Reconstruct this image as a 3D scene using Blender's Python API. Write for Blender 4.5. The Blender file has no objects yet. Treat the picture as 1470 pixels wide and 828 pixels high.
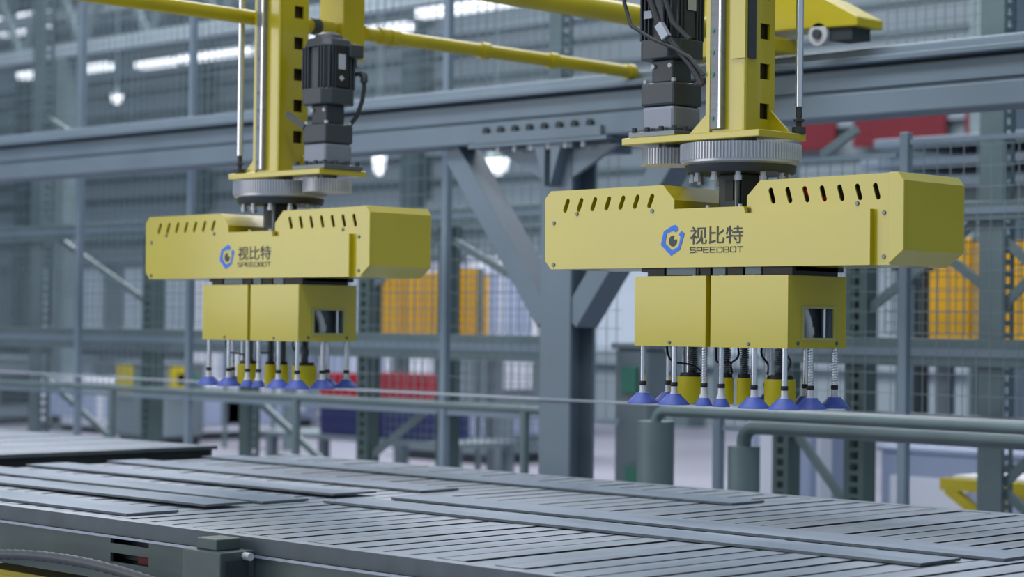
import bpy, bmesh, math, random
from mathutils import Vector, Matrix
from mathutils.geometry import tessellate_polygon
random.seed(7)
S = bpy.context.scene
C = S.collection
PI = math.pi

# ------------------------------------------------------------------ camera
YAW, PITCH, ROLL, FPX = 0.791264, 0.016934, 0.011682, 2982.0
R0 = Vector((math.sin(YAW), math.cos(YAW), 0)); F0 = Vector((-math.cos(YAW), math.sin(YAW), 0)); Z0 = Vector((0, 0, 1))
fwd = F0*math.cos(PITCH) + Z0*math.sin(PITCH)
up0 = -F0*math.sin(PITCH) + Z0*math.cos(PITCH)
rgt = R0*math.cos(ROLL) + up0*math.sin(ROLL)
upv = -R0*math.sin(ROLL) + up0*math.cos(ROLL)
cd = bpy.data.cameras.new('camera'); cam = bpy.data.objects.new('camera', cd); C.objects.link(cam)
m = Matrix((rgt, upv, -fwd)).transposed().to_4x4(); m.translation = Vector((0, 0, 1.5))
cam.matrix_world = m
cd.sensor_width = 36; cd.lens = FPX/1470*36; cd.clip_end = 300; cd.clip_start = .1
cd.dof.use_dof = True; cd.dof.focus_distance = 6.45; cd.dof.aperture_fstop = 2.4
S.camera = cam

# ------------------------------------------------------------------ light
W = bpy.data.worlds.new('world'); S.world = W; W.use_nodes = True
bg = W.node_tree.nodes['Background']; bg.inputs[0].default_value = (.62, .80, .92, 1); bg.inputs[1].default_value = .72
def area(name, loc, target, sx, sy, power, col):
    l = bpy.data.lights.new(name, 'AREA'); l.shape = 'RECTANGLE'; l.size = sx; l.size_y = sy; l.energy = power; l.color = col
    o = bpy.data.objects.new(name, l); C.objects.link(o); o.location = loc
    o.rotation_euler = (Vector(target)-Vector(loc)).to_track_quat('-Z', 'Y').to_euler()
    return o
area('side_fill_light', (-16, -11, 4.5), (-5, 5, 1.5), 16, 6, 1350, (1, .97, .93))  # added soft light for the sheen on yellow fronts; no windows built there
area('hall_lamp_row', (-6, 2, 9), (-6, 6, 0), 10, 2.0, 800, (.95, .97, 1))
area('hall_lamp_row_far', (-16, 14, 10), (-16, 14, 0), 18, 6, 3400, (1, .97, .98))
S.view_settings.view_transform = 'Standard'; S.view_settings.look = 'None'
S.view_settings.exposure = -.45; S.view_settings.gamma = 1; S.view_settings.use_curve_mapping = False

# ------------------------------------------------------------------ materials
def srgb(r, g, b):
    f = lambda c: (c/255/12.92 if c/255 <= .04045 else ((c/255+.055)/1.055)**2.4)
    return (f(r), f(g), f(b), 1)
def mat(name, rgb, rough=.5, metal=0, var=.12, scale=6, bump=0, coat=0, stretch=None, emit=None, strength=0, alpha=1, trans=0, spec=.5):
    M = bpy.data.materials.new(name); M.use_nodes = True; nt = M.node_tree; n = nt.nodes; L = nt.links
    b = n['Principled BSDF']; col = srgb(*rgb)
    b.inputs['Roughness'].default_value = rough; b.inputs['Metallic'].default_value = metal
    b.inputs['Coat Weight'].default_value = coat; b.inputs['Coat Roughness'].default_value = .12
    b.inputs['Specular IOR Level'].default_value = spec
    b.inputs['Transmission Weight'].default_value = trans
    tc = n.new('ShaderNodeTexCoord'); mp = n.new('ShaderNodeMapping'); ns = n.new('ShaderNodeTexNoise')
    ns.inputs['Scale'].default_value = scale; ns.inputs['Detail'].default_value = 5
    if stretch: mp.inputs['Scale'].default_value = stretch
    L.new(tc.outputs['Object'], mp.inputs['Vector']); L.new(mp.outputs['Vector'], ns.inputs['Vector'])
    cr = n.new('ShaderNodeValToRGB'); cr.color_ramp.elements[0].position = .3; cr.color_ramp.elements[1].position = .7
    cr.color_ramp.elements[0].color = tuple(c*(1-var) for c in col[:3])+(1,)
    cr.color_ramp.elements[1].color = tuple(min(1, c*(1+var)) for c in col[:3])+(1,)
    L.new(ns.outputs['Fac'], cr.inputs['Fac']); L.new(cr.outputs['Color'], b.inputs['Base Color'])
    rr = n.new('ShaderNodeMapRange'); rr.inputs['To Min'].default_value = max(.02, rough-.06); rr.inputs['To Max'].default_value = min(1, rough+.08)
    L.new(ns.outputs['Fac'], rr.inputs['Value']); L.new(rr.outputs['Result'], b.inputs['Roughness'])
    if bump:
        bp = n.new('ShaderNodeBump'); bp.inputs['Strength'].default_value = bump; bp.inputs['Distance'].default_value = .01
        L.new(ns.outputs['Fac'], bp.inputs['Height']); L.new(bp.outputs['Normal'], b.inputs['Normal'])
    if emit:
        b.inputs['Emission Color'].default_value = srgb(*emit); b.inputs['Emission Strength'].default_value = strength
    return M
M = {}
M['yellow'] = mat('yellow_paint', (184, 167, 0), .36, 0, .05, 3, coat=.8)
M['yellow_bridge'] = mat('yellow_bridge_paint', (190, 172, 0), .45, 0, .08, 4, coat=.2)
M['yellow_cap'] = mat('yellow_plastic', (214, 194, 0), .5, 0, .06, 8)
M['orange'] = mat('orange_sheet', (240, 178, 0), .6, 0, .08, 2)
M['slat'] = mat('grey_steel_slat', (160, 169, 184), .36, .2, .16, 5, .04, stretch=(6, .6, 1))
M['slat_side'] = mat('shaded_slat_edge', (40, 46, 50), .7, 0, .2, 8)  # shade of the gaps between slats, put into the colour of their sides
M['rim_side'] = mat('shaded_rim_edge', (84, 92, 100), .6, 0, .2, 8)  # shadow line along strip and rim edges, painted as a darker side colour
M['strip'] = mat('cut_steel_strip', (154, 167, 186), .3, .25, .14, 4, .03, stretch=(.5, 6, 1))
M['tableside'] = mat('dark_grey_table_side', (76, 88, 88), .42, .25, .15, 3)
M['steel_grey'] = mat('blue_grey_painted_steel', (112, 127, 142), .5, .0, .1, 2)
M['rack'] = mat('galvanised_rack_steel', (106, 123, 129), .5, .2, .14, 3)
M['rack_dark'] = mat('green_grey_rack_steel', (82, 102, 103), .55, .1, .12, 4)
M['wire'] = mat('fence_wire', (126, 140, 148), .5, .2, .1, 5)
M['fence'] = mat('pale_fence_post', (126, 142, 158), .5, .1, .08, 3)
M['chrome'] = mat('polished_rod', (215, 215, 225), .16, .9, .06, 10)
M['rail'] = mat('linear_guide_steel', (128, 132, 138), .5, .1, .15, 10, stretch=(1, 1, 4))
M['gear'] = mat('bright_gear_steel', (186, 188, 196), .34, .45, .12, 8)
M['flange'] = mat('machined_flange', (104, 110, 114), .35, .6, .12, 8)
M['motor'] = mat('dark_motor_paint', (60, 66, 73), .45, .1, .1, 8)
M['motor_light'] = mat('grey_reducer', (130, 136, 150), .45, .3, .08, 8)
M['black'] = mat('black_rubber', (24, 25, 28), .55, 0, .1, 12)
M['cable'] = mat('cable_sheath', (46, 50, 54), .5, 0, .1, 12)
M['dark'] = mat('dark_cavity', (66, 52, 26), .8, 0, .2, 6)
M['grey_dark'] = mat('dark_grey_block', (58, 62, 68), .5, .2, .1, 8)
M['frame'] = mat('worn_window_frame', (176, 170, 104), .5, .1, .1, 8)
M['blue'] = mat('blue_suction_rubber', (72, 92, 176), .5, 0, .1, 12)
M['white'] = mat('white_fitting', (196, 196, 204), .4, .1, .06, 8)
M['label'] = mat('pale_label', (176, 182, 196), .5, 0, .03, 8)
M['logoblue'] = mat('logo_blue', (52, 118, 226), .5, 0, .02, 5)
M['logodark'] = mat('logo_dark_grey', (62, 64, 66), .5, 0, .02, 5)
M['red'] = mat('red_plastic', (190, 24, 44), .5, 0, .1, 4)
M['redpart'] = mat('red_wire', (214, 26, 20), .45, 0, .05, 8)
M['bluecrate'] = mat('navy_plastic', (40, 48, 104), .55, 0, .1, 4)
M['glass'] = mat('clear_window', (200, 206, 214), .08, 0, .02, 4, trans=.95)
M['machine'] = mat('pale_machine_paint', (150, 162, 190), .5, 0, .06, 1.5)
M['machine_white'] = mat('white_machine_paint', (214, 218, 230), .5, 0, .05, 1.5)
M['machine_grey'] = mat('mid_grey_machine', (114, 128, 136), .55, .1, .1, 1.5)
M['machine_dark'] = mat('dark_machine', (44, 54, 60), .55, .1, .12, 2)
M['green'] = mat('green_panel', (60, 124, 106), .5, 0, .1, 4)
M['redwall'] = mat('red_banner', (122, 30, 44), .6, 0, .1, 2)
M['floor'] = mat('sealed_concrete', (150, 150, 164), .38, 0, .14, .5, .02)
M['wall'] = mat('blue_grey_cladding', (146, 160, 169), .6, .0, .1, .6, stretch=(.2, .2, 3))
M['girt'] = mat('pale_wall_girt', (156, 170, 180), .55, .1, .08, 1)
M['winpane'] = mat('daylit_window', (200, 212, 226), .3, 0, .05, 1, emit=(205, 222, 240), strength=.15)
M['lamp'] = mat('lit_lamp_lens', (240, 244, 250), .4, 0, .02, 3, emit=(240, 246, 255), strength=1.8)
M['conduit'] = mat('grey_corrugated_conduit', (70, 74, 80), .45, .1, .1, 14)
M['logpaper'] = mat('tape_green', (72, 140, 120), .5, 0, .05, 5)

# ------------------------------------------------------------------ mesh helpers
class MB:
    def __init__(s): s.v = []; s.f = []
    def add(s, vs, fs):
        o = len(s.v); s.v += [tuple(p) for p in vs]; s.f += [tuple(i+o for i in f) for f in fs]; return s
    def box(s, x0, x1, y0, y1, z0, z1):
        return s.add([(x0,y0,z0),(x1,y0,z0),(x1,y1,z0),(x0,y1,z0),(x0,y0,z1),(x1,y0,z1),(x1,y1,z1),(x0,y1,z1)],
                     [(0,3,2,1),(4,5,6,7),(0,1,5,4),(1,2,6,5),(2,3,7,6),(3,0,4,7)])
    def cbox(s, c, d): return s.box(c[0]-d[0]/2, c[0]+d[0]/2, c[1]-d[1]/2, c[1]+d[1]/2, c[2]-d[2]/2, c[2]+d[2]/2)
    def bar(s, p, q, w, h):            # rectangular bar from p to q
        p, q = Vector(p), Vector(q); d = (q-p).normalized()
        u = d.cross(Vector((0,0,1)))
        if u.length < 1e-4: u = Vector((1,0,0))
        u.normalize(); t = u.cross(d)
        vs = [c + u*a*w/2 + t*b*h/2 for c in (p, q) for a, b in ((-1,-1),(1,-1),(1,1),(-1,1))]
        return s.add(vs, [(0,3,2,1),(4,5,6,7),(0,1,5,4),(1,2,6,5),(2,3,7,6),(3,0,4,7)])
    def cyl(s, p, q, r, n=16, r2=None, cap=True):
        p, q = Vector(p), Vector(q); r2 = r if r2 is None else r2; d = (q-p).normalized()
        u = d.orthogonal().normalized(); t = d.cross(u)
        vs = []
        for c, rr in ((p, r), (q, r2)):
            for i in range(n):
                a = 2*PI*i/n; vs.append(c + u*math.cos(a)*rr + t*math.sin(a)*rr)
        fs = [(i, (i+1) % n, n+(i+1) % n, n+i) for i in range(n)]
        if cap: fs += [tuple(range(n))[::-1], tuple(range(n, 2*n))]
        return s.add(vs, fs)
    def tube(s, pts, r, n=8, rfun=None):
        pts = [Vector(p) for p in pts]; vs = []; prev = None
        for i, p in enumerate(pts):
            d = (pts[min(i+1, len(pts)-1)]-pts[max(i-1, 0)]).normalized()
            u = d.orthogonal().normalized() if prev is None else (prev - d*prev.dot(d)).normalized()
            prev = u; t = d.cross(u); rr = rfun(i) if rfun else r
            vs += [p + u*math.cos(2*PI*k/n)*rr + t*math.sin(2*PI*k/n)*rr for k in range(n)]
        fs = []
        for i in range(len(pts)-1):
            for k in range(n): fs.append((i*n+k, i*n+(k+1) % n, (i+1)*n+(k+1) % n, (i+1)*n+k))
        fs += [tuple(range(n))[::-1], tuple(range((len(pts)-1)*n, len(pts)*n))]
        return s.add(vs, fs)
    def lathe(s, c, prof, n=24):       # prof list of (r, z) from low to high, closed with caps
        vs = [(c[0]+r*math.cos(2*PI*k/n), c[1]+r*math.sin(2*PI*k/n), c[2]+z) for r, z in prof for k in range(n)]
        fs = []
        for i in range(len(prof)-1):
            for k in range(n): fs.append((i*n+k, i*n+(k+1) % n, (i+1)*n+(k+1) % n, (i+1)*n+k))
        fs += [tuple(range(n))[::-1], tuple(range((len(prof)-1)*n, len(prof)*n))]
        return s.add(vs, fs)
    def slab(s, outline, holes, place, t0, t1):
        # flat sheet with real holes; outline and holes are 2D loops; place(u, v, t) -> 3D
        loops = [outline]+holes; flat = [p for l in loops for p in l]; n = len(flat)
        tris = tessellate_polygon([[Vector((p[0], p[1], 0)) for p in l] for l in loops])
        vs = [place(p[0], p[1], t0) for p in flat]+[place(p[0], p[1], t1) for p in flat]
        fs = [tuple(t) for t in tris]+[tuple(i+n for i in t)[::-1] for t in tris]
        o = 0
        for l in loops:
            k = len(l)
            for i in range(k):
                a, b = o+i, o+(i+1) % k; fs.append((a, b, n+b, n+a))
            o += k
        return s.add(vs, fs)
    def build(s, name, material, parent=None, smooth=None, bevel=0, side=None):
        me = bpy.data.meshes.new(name); me.from_pydata([tuple(p) for p in s.v], [], s.f)
        bm = bmesh.new(); bm.from_mesh(me); bmesh.ops.recalc_face_normals(bm, faces=bm.faces); bm.to_mesh(me); bm.free()
        me.materials.append(M[material])
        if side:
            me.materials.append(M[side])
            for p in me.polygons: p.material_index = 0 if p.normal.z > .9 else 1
        if smooth is not None:
            for p in me.polygons: p.use_smooth = True
            me.set_sharp_from_angle(angle=math.radians(smooth))
        o = bpy.data.objects.new(name, me); C.objects.link(o); o.parent = parent
        if bevel:
            b = o.modifiers.new('bevel', 'BEVEL'); b.width = bevel; b.segments = 2; b.limit_method = 'ANGLE'; b.angle_limit = math.radians(40)
        return o
def tag(o, label, cat, group=None, kind=None):
    o['label'] = label; o['category'] = cat
    if group: o['group'] = group
    if kind: o['kind'] = kind
    return o
def thing(name, loc, label, cat, group=None):
    o = bpy.data.objects.new(name, None); C.objects.link(o); o.location = loc; o.empty_display_size = .1
    return tag(o, label, cat, group)
def struct(o): o['kind'] = 'structure'; return o
def stuff(o): o['kind'] = 'stuff'; return o
def lab(o, text): o['label'] = text; return o
def again(o, parent, loc=None):
    c = o.copy(); C.objects.link(c); c.parent = parent
    if loc is not None: c.location = loc
    return c

# ------------------------------------------------------------------ hall
struct(MB().box(-46, 12, -16, 26, -.2, 0).build('floor', 'floor'))
wb = struct(MB().box(-46, 12, 24, 24.3, 0, 11).build('wall_back', 'wall'))
wl = struct(MB().box(-46.3, -46, -16, 24.3, 0, 11).build('wall_left', 'wall'))
for k in range(16): MB().box(-46, 12, 23.93, 24, 3.0+k*.42, 3.07+k*.42).build('cladding_rib', 'rack', wb)
for z in (.9, 2.6, 3.4, 4.3, 5.2, 6.3, 7.4): MB().box(-46, 12, 23.85, 24, z, z+.16).build('girt', 'girt', wb)
for x in range(-44, 12, 6): MB().box(x, x+.35, 23.6, 24, 0, 11).build('wall_column', 'rack', wb)
for x in range(-44, 11, 3): MB().box(x+.5, x+2.7, 23.95, 23.99, 1.1, 2.5).build('lower_pane', 'winpane', wb) if x in (-26, -23, -20, -35, -38) else None
for y in range(-14, 23, 6): MB().box(-46, -45.7, y, y+.35, 0, 11).build('wall_column', 'rack', wl)
for z in (2.6, 4.3, 5.2, 6.3): MB().box(-46, -45.85, -16, 24, z, z+.16).build('girt', 'girt', wl)

# ------------------------------------------------------------------ slat table
TZ = .85
def make_table(label, X0, X1, Y0, Y1, tz, pitch=.112, w=.094, side=True):
    t = thing('slat_table', (X0, Y0, 0), label, 'table')
    def L(b): return b
    n = int((X1-X0)/pitch); proto = None
    for i in range(n):
        if proto is None:
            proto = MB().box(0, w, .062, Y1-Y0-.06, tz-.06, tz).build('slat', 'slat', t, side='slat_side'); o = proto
        else: o = again(proto, t)
        o.location = (X1-X0-(i+1)*pitch, 0, random.uniform(-.0015, .0015))
    return t
tb = make_table('long slatted steel table under the two grippers with strips on it', -7.98, -1.6, 3.89, 6.49, TZ)
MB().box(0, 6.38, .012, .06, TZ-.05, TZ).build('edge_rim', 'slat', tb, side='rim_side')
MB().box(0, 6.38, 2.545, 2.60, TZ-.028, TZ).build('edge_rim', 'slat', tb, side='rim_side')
MB().box(0, 6.38, -.004, .03, TZ-.058, TZ-.05).build('edge_ledge', 'slat', tb)
MB().box(0, 6.38, .07, .08, .68, TZ-.03).build('inner_liner', 'machine_dark', tb)
slot_l = lambda x0, x1, z0, z1: [(x0, z0), (x1, z0), (x1, z1), (x0, z1)]
holes = []
for x in (2.32, 5.0): holes += [slot_l(x, x+.21, .775, .795), slot_l(x, x+.21, .715, .745)]
MB().slab([(0, .675), (6.38, .675), (6.38, TZ-.05), (0, TZ-.05)], holes, lambda u, v, t: (u, t, v), 0, .012).build('side_panel', 'tableside', tb)
MB().box(0, 6.38, 0, .06, .655, .675).build('bottom_flange', 'tableside', tb)
MB().box(0, 6.38, 2.555, 2.59, .655, TZ-.04).build('far_side_panel', 'tableside', tb)
MB().box(0, 6.38, .05, 2.52, TZ-.13, TZ-.115).build('chip_tray', 'machine_dark', tb)
for x in (.2, 2.1, 4.1, 6.0):
    for y in (.06, 2.42): MB().box(x, x+.1, y, y+.1, 0, .675).build('leg', 'tableside', tb, bevel=.004)
for x in (2.36, 5.04): lab(MB().box(x+.05, x+.17, .045, .055, .713, .74).build('slot_backing', 'redwall', tb), 'dull red plate seen through the side slot')
for x in (2.88, 5.9):
    br = MB().box(x, x+.19, -.13, 0, .60, .815).build('corner_bracket', 'tableside', tb, bevel=.004)
    MB().box(x+.045, x+.145, -.11, -.02, .815, .85).build('clamp_block', 'tableside', br, bevel=.004)
    MB().box(x+.186, x+.196, -.11, -.03, .62, .79).build('recess_plate', 'machine_dark', br)
    MB().cyl((x+.19, -.04, .80), (x+.22, -.04, .80), .012, 10).build('bolt', 'white', br, 40)

t2 = make_table('raised slatted table section beyond the left end of the long table', -12.6, -8.0, 3.75, 6.12, .90, .075, .066)
MB().box(4.53, 4.6, .02, 2.35, .882, .90).build('end_rim', 'slat', t2, side='rim_side')
MB().box(4.55, 4.585, .04, 2.33, .74, .882).build('end_panel', 'rim_side', t2)
MB().box(0, 4.5, .0, .03, .66, .88).build('side_panel', 'tableside', t2)
MB().box(0, 4.5, .05, 2.33, .80, .815).build('chip_tray', 'machine_dark', t2)
for x in (.3, 2.3, 4.4):
    for y in (.05, 2.15): MB().box(x, x+.1, y, y+.1, 0, .80).build('leg', 'tableside', t2)

strips = [
 (-7.90, -5.71, 3.98, 4.19, 'grey steel strip nearest the front edge at the left of the table'),
 (-7.90, -5.75, 4.33, 4.515, 'grey steel strip second from the front edge with a dark raised end'),
 (-7.90, -5.80, 4.62, 4.83, 'grey steel strip third from the front edge on the left half'),
 (-7.90, -5.83, 4.98, 5.19, 'grey steel strip fourth from the front edge on the left half'),
 (-7.90, -5.81, 5.40, 5.60, 'grey steel strip fifth from the front edge on the left half'),
 (-7.90, -4.72, 5.93, 6.12, 'long grey steel strip lying along the far edge of the table'),
 (-5.70, -3.19, 4.82, 5.02, 'nearer of two steel strips on the right half of the table'),
 (-5.66, -3.10, 5.11, 5.32, 'farther of two steel strips side by side on the right half of the table')]
for i, (x0, x1, y0, y1, l) in enumerate(strips):
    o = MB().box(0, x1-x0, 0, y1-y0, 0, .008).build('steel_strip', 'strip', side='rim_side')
    o.location = (x0, y0, TZ+.0025); o.rotation_euler.z = random.uniform(-.004, .004)
    if i in (1, 3): o.rotation_euler.y = -.0035; o.location.z += .001
    tag(o, l, 'steel strip', 'steel strips on the slat table')

# conduit and yellow duct under the near side of the table
pts = []
for i in range(65):
    x = -6.6 + i*.022; u = (x+5.75)/.85
    pts.append((x, 3.78, .722-.085*u*u))
o = MB().tube(pts, .016, 10, lambda i: .018 if i % 2 else .0155).build('conduit_hose', 'conduit', None, 60)
tag(o, 'dark corrugated conduit arching below the front side of the table', 'hose')
yd = thing('cable_duct', (-6.8, 4.1, 0), 'yellow cable duct beneath the table at the lower left corner', 'duct')
MB().box(0, 1.5, 0, .3, .42, .57).build('duct_body', 'yellow_bridge', yd, bevel=.006)
MB().box(-.02, 1.52, -.01, .31, .57, .585).build('duct_cover', 'yellow_bridge', yd)
for x in (.1, 1.3): MB().box(x, x+.06, .1, .16, 0, .42).build('duct_stand', 'tableside', yd)

# ------------------------------------------------------------------ grippers
def slot(ca, cz, tilt, hl=.024, r=.0085, n=6):
    d = Vector((math.sin(tilt), math.cos(tilt))); p = Vector((d.y, -d.x)); out = []
    for s in (1, -1):
        for k in range(n+1):
            a = PI*k/n
            out.append(tuple(Vector((ca, cz)) + d*s*(hl-r) + (p*math.cos(a)+d*math.sin(a))*r*s))
    return out
def gear(R, z0, z1, teeth, depth):
    vs = []; n = teeth*4
    for z in (z0, z1):
        for i in range(teeth):
            for k, (fr, rr) in enumerate(((0, R-depth), (.22, R), (.55, R), (.78, R-depth))):
                a = 2*PI*(i+fr)/teeth; vs.append((rr*math.cos(a), rr*math.sin(a), z))
    b = MB(); b.add(vs, [(i, (i+1) % n, n+(i+1) % n, n+i) for i in range(n)]+[tuple(range(n))[::-1], tuple(range(n, 2*n))])
    return b
def text_mesh(name, body, size, loc, material, parent, sx=1.0, bold=.012):
    cu = bpy.data.curves.new(name, 'FONT'); cu.body = body; cu.size = size; cu.extrude = .0004; cu.offset = bold*size; cu.resolution_u = 3
    to = bpy.data.objects.new(name, cu); C.objects.link(to)
    dg = bpy.context.evaluated_depsgraph_get(); me = bpy.data.meshes.new_from_object(to.evaluated_get(dg))
    bpy.data.objects.remove(to)
    xs = [v.co.x for v in me.vertices]; ys = [v.co.y for v in me.vertices]
    if xs:
        x0, y0 = min(xs), min(ys)
        for v in me.vertices: v.co.x = (v.co.x-x0)*sx; v.co.y -= y0
    me.materials.clear(); me.materials.append(M[material])
    o = bpy.data.objects.new(name, me); C.objects.link(o); o.parent = parent
    o.rotation_euler = (PI/2, 0, 0); o.location = loc
    return o, (max(xs)-min(xs), max(ys)-min(ys)) if xs else (0, 0)

GLYPH = {  # stroke letters on a 1 x 1 grid
 'S': [[(1,1),(.1,1),(0,.9),(0,.6),(.1,.5),(.9,.5),(1,.4),(1,.1),(.9,0),(0,0)]],
 'P': [[(0,0),(0,.75)],[(0,1),(.9,1),(1,.9),(1,.5),(.9,.4),(.2,.4)]],
 'E': [[(1,1),(0,1),(0,0),(1,0)],[(0,.5),(.9,.5)]],
 'D': [[(0,.7),(0,0),(.85,0),(1,.15),(1,.85),(.85,1),(0,1)]],
 'B': [[(0,0),(0,1),(.85,1),(.95,.9),(.95,.6),(.85,.5),(.1,.5)],[(.85,.5),(1,.4),(1,.1),(.9,0),(0,0)]],
 'O': [[(.12,0),(0,.12),(0,.88),(.12,1),(.88,1),(1,.88),(1,.12),(.88,0),(.12,0)]],
 'T': [[(0,1),(1,1)],[(.5,1),(.5,0)]]}
def stroke(b, pts, w, place):
    for (p, q) in zip(pts, pts[1:]):
        p, q = Vector(p), Vector(q); d = (q-p).normalized(); n = Vector((-d.y, d.x))*w/2; p = p-d*w/2; q = q+d*w/2
        c = [p+n, q+n, q-n, p-n]
        b.add([place(x.x, x.y, 0) for x in c]+[place(x.x, x.y, 1) for x in c], [(0,1,2,3),(7,6,5,4),(0,4,5,1),(1,5,6,2),(2,6,7,3),(3,7,4,0)])

CUPS = [(-.29,-.13,1),(-.158,-.13,1),(-.275,-.02,1),(-.035,-.13,.55),(.035,-.13,.55),(.168,-.135,1),(.285,-.135,1),(.29,-.01,1),(.29,.115,1),(.185,.105,1),(-.285,.095,1),(.03,.11,.8)]
MAGS = [(-.19,0,.049,1),(-.05,.0,.024,1),(.015,.01,.024,1),(.165,0,.049,1)]

def make_gripper(loc, mir, label):
    g = thing('gantry_gripper', loc, label, 'gripper', 'yellow gantry gripper heads')
    # every height below is above the floor of the hall; g sits at floor level under the gear axis
    Z0, Z1, ZS = 1.685, 1.95, 1.872
    # --- mast
    b = MB()
    t = .008
    zb = 2.1585 if mir > 0 else 2.235
    hl = [[(.0, z), (.048, z), (.048, z+.05), (.0, z+.05)] for z in [zb+.127*i for i in range(7)]]
    b.slab([(-.075, 2.115), (.075, 2.115), (.075, 3.15), (-.075, 3.15)], hl, lambda u, v, w: (.075-w, u, v), 0, t)
    b.box(-.08, .067, -.075, -.067, 2.115, 3.15).box(-.08, .067, .067, .075, 2.115, 3.15).box(-.08, -.072, -.067, .067, 2.115, 3.15)
    ms = b.build('mast', 'yellow', g)
    MB().cyl((.071, -.071, 2.115), (.071, -.071, 3.15), .0075, 12).build('corner_edge', 'yellow', ms, 40)
    MB().box(-.06, .052, -.06, .06, 2.14, 3.1).build('mast_core', 'dark', ms)
    MB().box(-.055, -.005, -.09, -.075, 2.125, 3.15).build('guide_rail', 'rail', ms, bevel=.002)
    MB().box(-.017, -.007, -.098, -.09, 2.125, 3.15).build('guide_lip', 'chrome', ms, bevel=.002)
    MB().box(-.078, -.062, -.083, -.075, 2.115, 3.15).build('rack_strip', 'yellow', ms)
    for z in (2.16, 2.30, 2.37, 2.44, 2.58, 2.72): MB().cyl((-.043, -.0935, z), (-.043, -.089, z), .006, 10).build('rail_plug', 'logpaper' if mir > 0 else 'rail', ms)
    if mir > 0:
        lab(MB().box(.076, .082, -.068, -.03, 2.345, 3.1).build('cover_strip', 'grey_dark', ms), 'dark grey strip along the upper mast side')
        MB().box(.02, .078, -.082, -.075, 2.345, 3.1).build('cover_plate', 'yellow', ms)
    if mir > 0: MB().box(-.15, -.08, .02, .05, 2.23, 2.36).build('mast_bracket', 'yellow', ms)
    # --- mounting plate
    A0, A1 = (-.405, .165) if mir > 0 else (-.195, .385)
    pl = MB().box(A0, A1, -.118, .125, 2.09, 2.113).build('mounting_plate', 'yellow', g, bevel=.003)
    for s in (1, -1):
        for (u0, u1, y) in ((.075, .155, .055), (-.08, -.17, -.055)):
            MB().add([(u0, y-.005, 2.113), (u1, y-.005, 2.113), (u0, y-.005, 2.19), (u0, y+.005, 2.113), (u1, y+.005, 2.113), (u0, y+.005, 2.19)],
                     [(0,1,2),(5,4,3),(0,3,4,1),(1,4,5,2),(2,5,3,0)]).build('gusset', 'yellow', pl) if s > 0 else None
    # --- gears
    MB().lathe((0, 0, 0), [(.05, 2.06), (.05, 2.092)], 20).build('gear_hub', 'flange', g, 40)
    gear(.193, 2.024, 2.077, 108, .006).build('large_gear', 'gear', g)
    MB().lathe((0, 0, 0), [(.170, 1.985), (.174, 1.989), (.178, 2.012)], 48).build('gear_flange', 'grey_dark', g, 40)
    MB().lathe((0, 0, 0), [(.178, 2.010), (.188, 2.016), (.188, 2.024)], 48).build('gear_lip', 'gear', g, 40)
    sg = gear(.098, 2.026, 2.078, 54, .006).build('small_gear', 'gear', g); ma = -.292*mir; sg.location = (ma, 0, 0)
    MB().lathe((ma, 0, 0), [(.04, 2.05), (.04, 2.095)], 16).build('pinion_shaft', 'flange', g, 40)
    bo = None
    for k in range(12):
        a = 2*PI*k/12+.1
        if bo is None:
            bo = MB().lathe((0, 0, 0), [(.012, -.03), (.012, -.014), (.009, -.014), (.009, 0)], 8).build('flange_bolt', 'gear', g); q = bo
        else: q = again(bo, g)
        q.location = (.152*math.cos(a), .152*math.sin(a), 1.986)
    # --- neck
    nk = MB().box(-.05, .05, -.05, .05, 1.70, 1.985).build('neck_post', 'grey_dark', g, bevel=.006)
    MB().box(-.02, .012, -.053, -.05, 1.90, 1.965).build('neck_slot', 'black', nk)
    MB().cyl((.035, -.06, 1.72), (.035, -.06, 1.985), .009, 10).build('neck_pipe', 'flange', nk, 40)
    MB().cyl((-.06, .035, 1.72), (-.06, .035, 1.985), .012, 10).build('neck_pipe', 'flange', nk, 40)
    # --- motor stack
    fl = MB().box(ma-.10, ma+.10, -.10, .10, 2.113, 2.132).build('motor_flange', 'flange', g, bevel=.003)
    for (u, v) in ((-.085,-.085),(-.03,-.085),(.03,-.085),(.085,-.085),(.085,-.03),(.085,.03),(.085,.085),(-.085,.085)):
        MB().cyl((ma+u, v, 2.132), (ma+u, v, 2.148), .009, 8).build('flange_screw', 'motor', fl)
    rd = MB().box(ma-.07, ma+.07, -.07, .07, 2.132, 2.218).build('reducer', 'motor_light', g, bevel=.012)
    gb = MB().box(ma-.072, ma+.072, -.072, .072, 2.218, 2.295).build('gearbox', 'motor', g, bevel=.008)
    for u in (-1, 1):
        for v in (-1, 1):
            MB().cyl((ma+u*.06, v*.06, 2.295), (ma+u*.06, v*.06, 2.306), .008, 8).build('gearbox_bolt', 'white', gb, 40)
    an = MB().box(ma-.047, ma+.047, -.047, .047, 2.295, 2.372).build('adapter_neck', 'motor', g, bevel=.006)
    for u in (-1, 1): MB().cyl((ma+u*.036, -.046, 2.35), (ma+u*.036, -.055, 2.35), .008, 8).build('adapter_bolt', 'white', an, 40)
    b = MB(); c = .032; h = .087
    oct_ = [(-h+c,-h),(h-c,-h),(h,-h+c),(h,h-c),(h-c,h),(-h+c,h),(-h,h-c),(-h,-h+c)]
    b.slab(oct_, [], lambda u, v, w: (ma+u, v, w), 2.372, 2.435)
    mt = b.build('motor_base', 'motor', g, bevel=.004)
    b = MB().box(ma-.07, ma+.07, -.07, .07, 2.435, 2.60)
    for k in range(9):
        u = -.064+k*.016
        if abs(u) < .03: continue
        b.box(ma+u-.003, ma+u+.003, -.083, .083, 2.435, 2.60); b.box(ma-.083, ma+.083, u-.003, u+.003, 2.435, 2.60)
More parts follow.
